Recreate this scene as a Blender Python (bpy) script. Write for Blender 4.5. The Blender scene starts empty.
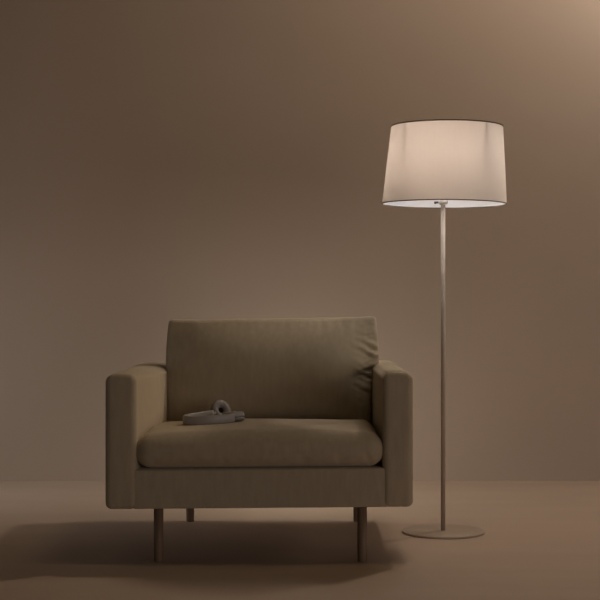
import bpy, bmesh, math, random
import numpy as np
from mathutils import Vector, Matrix, noise

random.seed(4)
S = bpy.context.scene
COL = S.collection

# ---------------------------------------------------------------- camera
cam_d = bpy.data.cameras.new('camera'); cam = bpy.data.objects.new('camera', cam_d); COL.objects.link(cam)
cam.location = (0, 0, 0.9); cam.rotation_euler = (math.pi/2, 0, 0)
cam_d.sensor_width = 36; cam_d.sensor_fit = 'HORIZONTAL'; cam_d.lens = 84
cam_d.clip_end = 100
S.camera = cam

# ---------------------------------------------------------------- exposure, world, lights
S.view_settings.view_transform = 'Standard'
S.view_settings.look = 'None'
S.view_settings.exposure = 0.18
S.view_settings.gamma = 1.0
S.view_settings.use_curve_mapping = False
S.cycles.use_denoising = True
S.cycles.max_bounces = 10
S.cycles.diffuse_bounces = 6

w = bpy.data.worlds.new('world'); S.world = w; w.use_nodes = True
bg = w.node_tree.nodes['Background']
bg.inputs[0].default_value = (1.0, 0.90, 0.80, 1); bg.inputs[1].default_value = 0.002

def light(name, typ, loc, power, color, size, target=None, size_y=None):
    d = bpy.data.lights.new(name, typ); d.energy = power; d.color = color
    if typ == 'AREA':
        d.shape = 'DISK' if size_y is None else 'RECTANGLE'; d.size = size
        if size_y: d.size_y = size_y
    else:
        d.shadow_soft_size = size
    o = bpy.data.objects.new(name, d); COL.objects.link(o); o.location = loc
    if target:
        o.rotation_euler = (Vector(target) - Vector(loc)).to_track_quat('-Z', 'Y').to_euler()
    return o

# inferred studio key, side and top lamps, plus added fill lights, all unseen
light('studio_key', 'POINT', (1.64, 6.40, 3.70), 79, (1.0, 0.82, 0.65), 0.10)                         # high, behind and right
light('studio_side', 'POINT', (1.95, 6.45, 2.60), 8.6, (1.0, 0.95, 0.88), 0.10)                       # glow on the wall at upper right
light('studio_top', 'AREA', (0.75, 4.6, 4.0), 7.6, (1.0, 0.72, 0.40), 0.9, (0.3, 5.2, 0.0))           # soft overhead
light('studio_fill', 'AREA', (3.5, -0.6, 0.85), 45, (1.0, 0.86, 0.775), 4.6, (0.1, 5.0, 0.5), 1.7)     # low fill from front right
o = light('fill_chair_spot', 'SPOT', (2.4, 5.3, 1.3), 22, (1.0, 0.84, 0.60), 0.25, (-0.4, 5.2, 0.45))   # added to brighten the left arm's inner face from the right
o.data.spot_size = math.radians(32); o.data.spot_blend = 0.6
light('fill_left', 'AREA', (-2.6, 5.6, 0.9), 2.8, (0.98, 0.95, 0.92), 1.2, (-1.2, 6.96, 0.7))       # added fill for the lower left of the wall
o = light('fill_left_floor', 'AREA', (-2.6, 6.1, 0.9), 1.5, (0.97, 1.0, 1.0), 1.2, (-1.1, 6.6, 0.15))  # added unseen fill for the floor at far left
o.data.spread = math.radians(75)
light('fill_back', 'AREA', (-0.1, 6.15, 0.35), 1.2, (1.0, 0.97, 0.92), 0.4, (0.0, 6.96, 0.2))       # added out of sight behind the chair to lift the lower wall
light('fill_back_floor', 'AREA', (0.0, 5.95, 0.6), 0.92, (1.0, 1.0, 0.86), 0.4, (0.1, 6.5, 0.0))  # added unseen light for the floor behind the chair
light('fill_right', 'AREA', (2.6, 5.6, 0.7), 1.0, (1.0, 0.97, 0.90), 0.8, (0.8, 6.96, 0.6))         # added fill for the lower right of the wall

# ---------------------------------------------------------------- materials
def nodes_of(name):
    m = bpy.data.materials.new(name); m.use_nodes = True
    nt = m.node_tree; return m, nt, nt.nodes['Principled BSDF']

def mottled(name, c, rough=0.8, scale=(6, 6, 6), amount=0.06, bump=0.0, bump_scale=200, sheen=0.0, spec=0.3, bump_stretch=(1, 1, 1), bump_dist=0.002):
    m, nt, p = nodes_of(name)
    tc = nt.nodes.new('ShaderNodeTexCoord')
    mp = nt.nodes.new('ShaderNodeMapping'); mp.inputs['Scale'].default_value = scale
    nt.links.new(tc.outputs['Object'], mp.inputs[0])
    nz = nt.nodes.new('ShaderNodeTexNoise'); nz.inputs['Scale'].default_value = 1.0; nz.inputs['Detail'].default_value = 5
    nt.links.new(mp.outputs[0], nz.inputs['Vector'])
    rp = nt.nodes.new('ShaderNodeValToRGB')
    rp.color_ramp.elements[0].position = 0.3; rp.color_ramp.elements[1].position = 0.7
    rp.color_ramp.elements[0].color = tuple(v*(1-amount) for v in c) + (1,)
    rp.color_ramp.elements[1].color = tuple(min(1, v*(1+amount)) for v in c) + (1,)
    nt.links.new(nz.outputs[0], rp.inputs[0]); nt.links.new(rp.outputs[0], p.inputs['Base Color'])
    p.inputs['Roughness'].default_value = rough
    p.inputs['Specular IOR Level'].default_value = spec
    if sheen:
        p.inputs['Sheen Weight'].default_value = sheen
        p.inputs['Sheen Roughness'].default_value = 0.5
        p.inputs['Sheen Tint'].default_value = (1.0, 0.85, 0.65, 1)
    if bump:
        mp2 = nt.nodes.new('ShaderNodeMapping'); mp2.inputs['Scale'].default_value = bump_stretch
        nt.links.new(tc.outputs['Object'], mp2.inputs[0])
        n2 = nt.nodes.new('ShaderNodeTexNoise'); n2.inputs['Scale'].default_value = bump_scale; n2.inputs['Detail'].default_value = 3
        nt.links.new(mp2.outputs[0], n2.inputs['Vector'])
        b = nt.nodes.new('ShaderNodeBump'); b.inputs['Strength'].default_value = bump; b.inputs['Distance'].default_value = bump_dist
        nt.links.new(n2.outputs[0], b.inputs['Height']); nt.links.new(b.outputs[0], p.inputs['Normal'])
    return m

M_wall = mottled('wall_plaster', (0.46, 0.36, 0.285), 0.75, (1.5, 1.5, 1.5), 0.025, 0.12, 25, spec=0.25)
M_floor = mottled('floor_screed', (0.47, 0.36, 0.28), 0.62, (1.2, 5.0, 1.0), 0.04, 0.10, 18, spec=0.3)
M_fabric = mottled('olive_beige_velvet', (0.405, 0.335, 0.242), 0.95, (60, 60, 12), 0.06, 0.25, 420, sheen=0.4, spec=0.15, bump_dist=0.0006)
M_leg = mottled('stained_wood', (0.20, 0.135, 0.09), 0.5, (90, 90, 8), 0.18, 0.1, 200)
M_lampmetal = mottled('taupe_lacquer', (0.42, 0.33, 0.26), 0.42, (20, 20, 20), 0.02, spec=0.4)
M_rim = mottled('dark_brown_rim', (0.16, 0.11, 0.08), 0.9, (60, 60, 60), 0.05)  # dark brown ring along the drum's top and bottom edges
M_pole = mottled('taupe_lacquer_pole', (0.42, 0.34, 0.28), 0.5, (20, 20, 20), 0.02, spec=0.3)
M_socket = mottled('white_socket', (0.72, 0.66, 0.60), 0.5, (30, 30, 30), 0.02)
M_wire = mottled('dark_wire', (0.10, 0.08, 0.07), 0.6, (30, 30, 30), 0.02)
M_phone = mottled('grey_shell', (0.33, 0.305, 0.295), 0.38, (30, 30, 30), 0.03, 0.05, 300, spec=0.4)
M_phonedark = mottled('charcoal_mesh', (0.03, 0.027, 0.025), 0.9, (60, 60, 60), 0.1)
M_pad = mottled('grey_leatherette', (0.22, 0.195, 0.185), 0.5, (40, 40, 40), 0.06, 0.1, 250, spec=0.35)

def shade_material():
    m = bpy.data.materials.new('lampshade_linen'); m.use_nodes = True
    nt = m.node_tree; nt.nodes.clear()
    out = nt.nodes.new('ShaderNodeOutputMaterial')
    mix = nt.nodes.new('ShaderNodeMixShader'); mix.inputs[0].default_value = 0.46
    df = nt.nodes.new('ShaderNodeBsdfDiffuse'); tr = nt.nodes.new('ShaderNodeBsdfTranslucent')
    df.inputs[0].default_value = (0.92, 0.91, 0.90, 1)
    tc = nt.nodes.new('ShaderNodeTexCoord')
    mp = nt.nodes.new('ShaderNodeMapping'); mp.inputs['Scale'].default_value = (120, 120, 4)
    nz = nt.nodes.new('ShaderNodeTexNoise'); nz.inputs['Scale'].default_value = 1; nz.inputs['Detail'].default_value = 3
    rp = nt.nodes.new('ShaderNodeValToRGB')
    rp.color_ramp.elements[0].color = (0.60, 0.455, 0.345, 1); rp.color_ramp.elements[1].color = (0.66, 0.50, 0.385, 1)
    nt.links.new(tc.outputs['Object'], mp.inputs[0]); nt.links.new(mp.outputs[0], nz.inputs['Vector'])
    nt.links.new(nz.outputs[0], rp.inputs[0]); nt.links.new(rp.outputs[0], tr.inputs[0])
    nt.links.new(df.outputs[0], mix.inputs[1]); nt.links.new(tr.outputs[0], mix.inputs[2])
    nt.links.new(mix.outputs[0], out.inputs[0])
    return m
M_shade = shade_material()

BULB_STRENGTH = 56
DOWN_RING_POWER = 0.6
DOWN_RING_COLOR = (1.0, 0.98, 0.92)
def bulb_material():
    m = bpy.data.materials.new('glowing_bulb_glass'); m.use_nodes = True
    nt = m.node_tree; nt.nodes.clear()
    out = nt.nodes.new('ShaderNodeOutputMaterial'); e = nt.nodes.new('ShaderNodeEmission')
    e.inputs[0].default_value = (0.90, 0.92, 0.95, 1); e.inputs[1].default_value = BULB_STRENGTH
    nt.links.new(e.outputs[0], out.inputs[0]); return m
M_bulb = bulb_material()

# ---------------------------------------------------------------- helpers
def empty(name, label, cat, loc):
    o = bpy.data.objects.new(name, None); COL.objects.link(o); o.location = loc
    o.empty_display_size = 0.1
    o['label'] = label; o['category'] = cat
    return o

def world_origin(o):
    v = Vector((0, 0, 0))
    while o is not None:
        v += o.location; o = o.parent
    return v

def link(name, bm, mat, parent=None, smooth=True, label=None):
    """bm holds world coordinates; the part's origin is put at its parent's."""
    if parent is not None:
        off = world_origin(parent)
        bmesh.ops.translate(bm, verts=bm.verts, vec=-off)
    bmesh.ops.recalc_face_normals(bm, faces=bm.faces)
    me = bpy.data.meshes.new(name); bm.to_mesh(me); bm.free()
    for p in me.polygons: p.use_smooth = smooth
    o = bpy.data.objects.new(name, me); COL.objects.link(o); me.materials.append(mat)
    if parent is not None: o.parent = parent
    if label: o['label'] = label
    return o

def merge(bm, other):
    me = bpy.data.meshes.new('tmp'); other.to_mesh(me); other.free(); bm.from_mesh(me); bpy.data.meshes.remove(me)

def grid_box(lo, hi, r, n=(40, 40, 20), fn=None):
    """rounded box over a dense grid on six faces; fn displaces each point (p, unit coords, normal)."""
    lo = np.array(lo, float); hi = np.array(hi, float); c = (lo+hi)/2; h = (hi-lo)/2
    def samples(k):
        # dense near the rounded edges
        e = min(0.9, r/h[k])
        a = np.linspace(-1, -1+e, 9)[:-1]; b = np.linspace(-1+e, 1-e, n[k]); d = np.linspace(1-e, 1, 9)[1:]
        return np.concatenate([a, b, d])
    ss = [samples(k) for k in range(3)]
    bm = bmesh.new()
    for k in range(3):
        i, j = (k+1) % 3, (k+2) % 3
        for sgn in (-1, 1):
            rows = []
            for a in ss[i]:
                row = []
                for b in ss[j]:
                    u = np.zeros(3); u[k] = sgn; u[i] = a; u[j] = b
                    p = u*h
                    inner = np.clip(p, -(h-r), h-r)
                    d = p-inner; L = np.linalg.norm(d)
                    # corner rounding on the cube surface
                    q = inner + d/L*r if L > 1e-9 else p
                    nn = d/L if L > 1e-9 else u
                    q = q+c
                    if fn is not None: q = fn(q, (q-c)/h, nn)
                    row.append(bm.verts.new(q))
                rows.append(row)
            for a in range(len(rows)-1):
                for b in range(len(rows[0])-1):
                    bm.faces.new((rows[a][b], rows[a+1][b], rows[a+1][b+1], rows[a][b+1]))
    bmesh.ops.remove_doubles(bm, verts=bm.verts, dist=1e-5)
    return bm

def lathe(profile, center, seg=64, axis=Vector((0, 0, 1)), closed=False, cap=True):
    """profile: list of (radius, height)."""
    bm = bmesh.new(); q = axis.to_track_quat('Z', 'Y'); c = Vector(center)
    rings = []
    for (r, z) in profile:
        if r < 1e-7:
            rings.append([bm.verts.new(c + q @ Vector((0, 0, z)))])
        else:
            rings.append([bm.verts.new(c + q @ Vector((r*math.cos(2*math.pi*k/seg), r*math.sin(2*math.pi*k/seg), z))) for k in range(seg)])
    pairs = list(zip(rings[:-1], rings[1:])) + ([(rings[-1], rings[0])] if closed else [])
    for A, B in pairs:
        for k in range(seg):
            k2 = (k+1) % seg
            if len(A) == 1 and len(B) == 1: continue
            if len(A) == 1: bm.faces.new((A[0], B[k2], B[k]))
            elif len(B) == 1: bm.faces.new((A[k], A[k2], B[0]))
            else: bm.faces.new((A[k], A[k2], B[k2], B[k]))
    return bm

def tube(pts, r, seg=12):
    bm = bmesh.new(); pts = [Vector(p) for p in pts]; rings = []
    up = Vector((0, 0, 1))
    for i, p in enumerate(pts):
        t = (pts[min(i+1, len(pts)-1)] - pts[max(i-1, 0)]).normalized()
        a = t.cross(up)
        if a.length < 1e-4: a = t.cross(Vector((1, 0, 0)))
        a.normalize(); b = a.cross(t).normalized()
        rr = r[i] if isinstance(r, (list, tuple)) else r
        rings.append([bm.verts.new(p + a*rr*math.cos(2*math.pi*k/seg) + b*rr*math.sin(2*math.pi*k/seg)) for k in range(seg)])
    for A, B in zip(rings[:-1], rings[1:]):
        for k in range(seg): bm.faces.new((A[k], A[(k+1) % seg], B[(k+1) % seg], B[k]))
    bm.faces.new(rings[0][::-1]); bm.faces.new(rings[-1])
    return bm

def slab(lo, hi):
    bm = bmesh.new(); bmesh.ops.create_cube(bm, size=1)
    for v in bm.verts:
        v.co = Vector([lo[k] + (v.co[k]+0.5)*(hi[k]-lo[k]) for k in range(3)])
    return bm

def sstep(a, b, x):
    t = min(1.0, max(0.0, (x-a)/(b-a))); return t*t*(3-2*t)

# ---------------------------------------------------------------- setting
WALL_Y = 6.96
o = link('floor', slab((-6, -2.5, -0.1), (6, WALL_Y+0.15, 0)), M_floor, smooth=False); o['kind'] = 'structure'
o = link('wall_back', slab((-6, WALL_Y, 0), (6, WALL_Y+0.15, 4.6)), M_wall, smooth=False); o['kind'] = 'structure'

# ---------------------------------------------------------------- armchair
CX = -0.1345                                    # chair centre
YF, YR = 4.76, 5.75                             # front and rear planes
ZB = 0.190                                      # underside
def lean(q):                                    # the chair stands a touch lower on its left
    q = np.array(q, float); q[2] += 0.008*(q[0]-CX); return q

chair = empty('armchair', 'wide olive beige velvet armchair with square arms and thin round legs', 'armchair', (CX, 5.25, 0))

AW = 0.107
XL0, XL1 = -0.664, -0.557                       # left arm
XR0, XR1 = 0.282, 0.386                         # right arm

def arm_fn(side):
    def fn(q, u, n):
        q = q.copy()
        # upholstery swells slightly on top and on the flat sides
        q[0] += n[0]*0.004*max(0, 1-u[1]**2)*max(0, 1-u[2]**2)
        q[2] += max(0, n[2])*(0.006*max(0, 1-u[0]**2) + 0.003*noise.noise(Vector((q[0]*9, q[1]*5, 3.1))))
        if side < 0: q[0] += max(0, n[0])*0.041*min(1, max(0, (q[1]-4.79)/0.58))
        q[1] += n[1]*0.003*max(0, 1-u[2]**2)*max(0, 1-u[0]**2)
        return lean(q)
    return fn
for nm, x0, x1, sd in (('l', XL0, XL1, -1), ('r', XR0, XR1, 1)):
    bm = grid_box((x0, YF, ZB), (x1, YR, 0.645), 0.022, (8, 40, 24), arm_fn(sd))
    link('arm', bm, M_fabric, chair)

# front rail and seat deck
bm = grid_box((XL1-0.012, YF+0.006, ZB+0.001), (XR0+0.020, YR-0.12, 0.3245), 0.007, (30, 24, 8), lambda q, u, n: lean(q))
link('seat_base', bm, M_fabric, chair)
# back panel
bm = grid_box((XL1+0.0005, YR-0.115, ZB), (XR0-0.0005, YR, 0.635), 0.02, (30, 8, 16), lambda q, u, n: lean(q))
link('back_panel', bm, M_fabric, chair)

# seat cushion
SC_lo = (XL1-0.004, YF-0.004, 0.328); SC_hi = (XR0+0.002, 5.46, 0.441)
def seat_fn(q, u, n):
    q = q.copy()
    ex = max(0, 1-abs(u[0])**2.6); ey = max(0, 1-abs(u[1])**4)
    if n[2] > 0:
        q[2] += n[2]*(0.022*ex*max(0, 1-abs(u[1]+0.25)**3) - 0.004*max(0, u[1]))
        q[2] += n[2]*0.004*noise.noise(Vector((q[0]*5, q[1]*5, 1.7)))
    if n[1] < 0:
        q[1] += n[1]*0.018*max(0, 1-u[0]**6)*max(0, 1-u[2]**2)
        # short upright creases gathered over the lower front edge, stronger on the right
        lowz = math.exp(-((u[2]+0.55)/0.42)**2)
        k = 0.35 + 0.65*sstep(-0.1, 0.8, u[0])
        wv = noise.noise(Vector((q[0]*34 + 1.2*q[2]*10, q[2]*6, 8.3)))
        q[1] += -n[1]*0.017*lowz*k*max(0, wv)
        q[1] += n[1]*0.0025*noise.noise(Vector((q[0]*7, q[2]*9, 2.2)))
    q[0] += n[0]*0.008*max(0, 1-u[2]**2)*(1-sstep(YF+0.01, YF+0.08, q[1]))
    return lean(q)
bm = grid_box(SC_lo, SC_hi, 0.050, (110, 60, 22), seat_fn)
link('seat_cushion', bm, M_fabric, chair)

# back cushion: a plump box cushion, leaning back, with gathered right edge
BC_lo = (-0.512, 5.365, 0.425); BC_hi = (0.2965, 5.555, 0.826)
def back_fn(q, u, n):
    q = q.copy()
    z01 = (u[2]+1)/2
    ex = max(0, 1-abs(u[0])**3.5); ez = max(0, 1-abs(u[2])**2.3)
    q[1] -= 0.5*(1-u[1])*(0.078*ex*ez - 0.022)
    if n[1] < 0:
        q[1] += n[1]*0.006*noise.noise(Vector((q[0]*4.5, q[2]*5, 5.2)))
        # puckers running in from the right edge
        er = math.exp(-((1-u[0])/0.14)**2)*math.exp(-((u[2]-0.15)/0.55)**2)
        s = noise.noise(Vector((q[0]*12, q[2]*58 + q[0]*26, 9.1))) + 0.5*noise.noise(Vector((q[0]*30, q[2]*90 - q[0]*20, 3.3)))
        q[1] += -n[1]*0.014*er*s
        # small gathers under the top seam
        et = math.exp(-((1-u[2])/0.22)**2)
        q[1] += -n[1]*0.0030*et*noise.noise(Vector((q[0]*48, q[2]*7, 4.4)))
        er2 = math.exp(-((1+u[0])/0.12)**2)*0.5
        q[1] += -n[1]*0.006*er2*noise.noise(Vector((q[0]*9, q[2]*30, 6.6)))
    # side edges swell a little at mid height, corners drawn to small ears
    q[0] += n[0]*0.010*max(0, 1-((u[2]-0.2)/0.8)**2)
    if u[0] > 0.8: q[0] += 0.003*noise.noise(Vector((q[1]*10, q[2]*26, 1.1)))
    q[2] += max(0, n[2])*(0.004*abs(u[0])**10 + 0.003*u[0] + 0.0022*noise.noise(Vector((q[0]*14, 0, 7))))
    # lower right tucks in behind the arm
    if u[0] > 0.5: q[0] -= 0.020*sstep(0.5, 1, u[0])*sstep(0.66, 0.60, q[2])
    q[1] += 0.075*z01                           # lean
    return lean(q)
bm = grid_box(BC_lo, BC_hi, 0.013, (120, 10, 100), back_fn)
bcush = link('back_cushion', bm, M_fabric, chair)

# legs
for (x, y) in ((-0.487, 4.822), (0.2140, 4.822), (-0.446, 5.69), (0.233, 5.69)):
    bm = lathe([(0, 0), (0.0150, 0), (0.0158, 0.0015), (0.0166, 0.05), (0.0166, ZB-0.004+0.008*(x-CX)+0.004), (0, ZB+0.008*(x-CX))], (x, y, 0), 32)
    link('leg', bm, M_leg, chair)

# ---------------------------------------------------------------- floor lamp
LX, LY = 0.554, 5.42
lamp = empty('floor_lamp', 'tall slim floor lamp with lit drum shade standing right of the armchair', 'lamp', (LX, LY, 0))
R = 0.159
link('base', lathe([(0, 0), (R-0.001, 0), (R, 0.001), (R, 0.0075), (R-0.001, 0.0085), (0, 0.0085)], (LX, LY, 0), 96), M_lampmetal, lamp)
link('pole', lathe([(0, 0.0085), (0.0086, 0.0085), (0.0086, 1.270), (0, 1.270)], (LX, LY, 0), 32), M_pole, lamp)
# fitter below the socket, just visible in the mouth of the shade
link('fitter', lathe([(0, 1.268), (0.012, 1.268), (0.016, 1.272), (0.019, 1.276), (0.020, 1.279), (0.016, 1.284), (0.013, 1.292), (0, 1.292)], (LX, LY, 0), 32), M_socket, lamp)
sw = tube([(LX-0.016, LY-0.004, 1.278), (LX-0.034, LY-0.010, 1.276)], [0.004, 0.005], 10)
link('switch', sw, M_wire, lamp)
link('socket', lathe([(0, 1.290), (0.011, 1.290), (0.011, 1.345), (0.0135, 1.348), (0.0135, 1.402), (0, 1.402)], (LX, LY, 0), 32), M_socket, lamp)
# bulb
prof = [(0, 1.400), (0.013, 1.402), (0.014, 1.414)]
for k in range(13):
    a = math.radians(-66 + k*13)
    prof.append((max(0.0, 0.034*math.cos(a)), 1.452 + 0.034*math.sin(a)))
prof.append((0, 1.486))
link('bulb', lathe(prof, (LX, LY, 0), 32), M_bulb, lamp, label='glowing bulb')
# added ring of unseen lights, strengthening what the lamp throws downwards
for k in range(8):
    a = 2*math.pi*(k+0.5)/8
    ld = light('added_downlight', 'AREA', (0, 0, 0), DOWN_RING_POWER/8, DOWN_RING_COLOR, 0.05)
    ld.parent = lamp; ld.location = (0.185*math.cos(a), 0.185*math.sin(a), 1.282)
# shade: slightly tilted drum
ZS0, ZS1, RS0, RS1 = 1.272, 1.570, 0.240, 0.2155
def shade_pt(t, ang, dr=0.0, dz=0.0):
    r = RS0 + (RS1-RS0)*t + dr
    cx = LX + 0.004 + 0.011*t
    x = r*math.cos(ang); y = r*math.sin(ang)
    return Vector((cx + x, LY + y, ZS0 + (ZS1-ZS0)*t + dz - 0.008*x))
bm = bmesh.new(); SEG = 128; rows = []
for i in range(25):
    rows.append([bm.verts.new(shade_pt(i/24, 2*math.pi*k/SEG)) for k in range(SEG)])
for A, B in zip(rows[:-1], rows[1:]):
    for k in range(SEG): bm.faces.new((A[k], A[(k+1) % SEG], B[(k+1) % SEG], B[k]))
shade = link('lamp_shade', bm, M_shade, lamp, label='lit off-white drum shade')
def rim(t, h):
    bm = bmesh.new(); rr = []
    for (dr, dz) in ((0.0012, -h/2), (0.0012, h/2), (-0.0012, h/2), (-0.0012, -h/2)):
        rr.append([bm.verts.new(shade_pt(t, 2*math.pi*k/SEG, dr, dz)) for k in range(SEG)])
    for a in range(4):
        A, B = rr[a], rr[(a+1) % 4]
        for k in range(SEG): bm.faces.new((A[k], A[(k+1) % SEG], B[(k+1) % SEG], B[k]))
    return bm
link('rim', rim(1, 0.0045), M_rim, shade, label='dark top edge')
link('rim', rim(0, 0.0040), M_rim, shade, label='dark bottom edge')
# spider arms from the socket up to the top rim
for ang in (-142, -53, 38, 127):
    a = math.radians(ang)
    e = shade_pt(1, a, -0.004, -0.001); e2 = shade_pt(0.92, a, -0.005, 0)
    s = Vector((LX + 0.018*math.cos(a), LY + 0.018*math.sin(a), 1.395))
    link('shade_arm', tube([s, s.lerp(e2, 0.5) + Vector((0, 0, -0.02)), e2, e], [0.0034, 0.0034, 0.0036, 0.0032], 10), M_wire, lamp)

# ---------------------------------------------------------------- headphones
HZ = 0.4585
hp = empty('headphones', 'grey over-ear headphones lying on the left of the seat cushion', 'headphones', (-0.32, 5.08, HZ))
ax_a = Vector((-0.87, -0.49, 0)).normalized(); ax_c = Vector((-0.49, 0.87, 0)).normalized()
HM = Vector((-0.258, 5.085, 0))
def band_center(t):
    return HM + ax_a*(0.172*math.cos(t)**0.9 if math.cos(t) > 0 else 0) + ax_c*(0.086*math.sin(t))
def band(z_lo, z_hi, th, t0=-84, t1=84, n=60):
    bm = bmesh.new(); rings = []
    for i in range(n+1):
        t = math.radians(t0 + (t1-t0)*i/n)
        p = band_center(t); d = (band_center(t+0.01)-band_center(t-0.01)).normalized()
        nrm = Vector((d.y, -d.x, 0))
        f = abs(t)/math.radians(84)
        lo = z_lo + 0.010*f**3; hi = z_hi + 0.008*f**2
        hh = (hi-lo)/2; zc = (hi+lo)/2; ring = []
        for k in range(16):
            a = 2*math.pi*k/16; ca, sa = math.cos(a), math.sin(a)
            ring.append(bm.verts.new(Vector((p.x, p.y, zc)) + nrm*(th/2)*math.copysign(abs(ca)**0.5, ca) + Vector((0, 0, hh*math.copysign(abs(sa)**0.35, sa)))))
        rings.append(ring)
    for A, B in zip(rings[:-1], rings[1:]):
        for k in range(16): bm.faces.new((A[k], A[(k+1) % 16], B[(k+1) % 16], B[k]))
    bm.faces.new(rings[0][::-1]); bm.faces.new(rings[-1])
    return bm
link('headband', band(HZ-0.004, HZ+0.028, 0.013), M_phone, hp)

def cup(center, axis, r, depth, plump=0.82):
    """axis points to the ear side."""
    axis = Vector(axis).normalized()
    d = depth
    shell = lathe([(0, -d*0.5), (r*0.55, -d*0.5), (r*0.82, -d*0.44), (r*0.96, -d*0.28), (r, -d*0.05), (r*0.97, d*0.08), (r*0.6, d*0.10), (0, d*0.10)], center, 40, axis)
    c = link('ear_cup', shell, M_phone, hp)
    prof = []
    R0, r0 = r*0.64, r*0.38
    for k in range(20):
        a = 2*math.pi*k/20
        prof.append((R0 + r0*math.cos(a), d*0.27 + r0*plump*math.sin(a)))
    link('ear_pad', lathe(prof, center, 40, axis, closed=True), M_pad, c)
    link('speaker_mesh', lathe([(0, d*0.13), (r*0.5, d*0.13), (r*0.5, d*0.09), (0, d*0.09)], center, 32, axis), M_phonedark, c, label='dark inner speaker mesh')
    return c
cup((-0.299, 5.195, HZ+0.029), (0.46, -0.82, 0.34), 0.039, 0.044)
cup((-0.241, 5.045, HZ+0.0225), (0.06, -0.06, -1.0), 0.042, 0.033, 0.55)
# yokes joining band ends to cups
pe = band_center(math.radians(84)); pn = band_center(math.radians(-84))
link('yoke', tube([(pe.x, pe.y, HZ+0.016), (pe.x+0.004, pe.y+0.006, HZ+0.024), (-0.307, 5.210, HZ+0.032)], 0.0055, 10), M_phone, hp)
link('yoke', tube([(pn.x-0.006, pn.y-0.006, HZ+0.022), (pn.x-0.004, pn.y+0.006, HZ+0.029), (-0.238, 5.05, HZ+0.036)], 0.0055, 10), M_phone, hp)
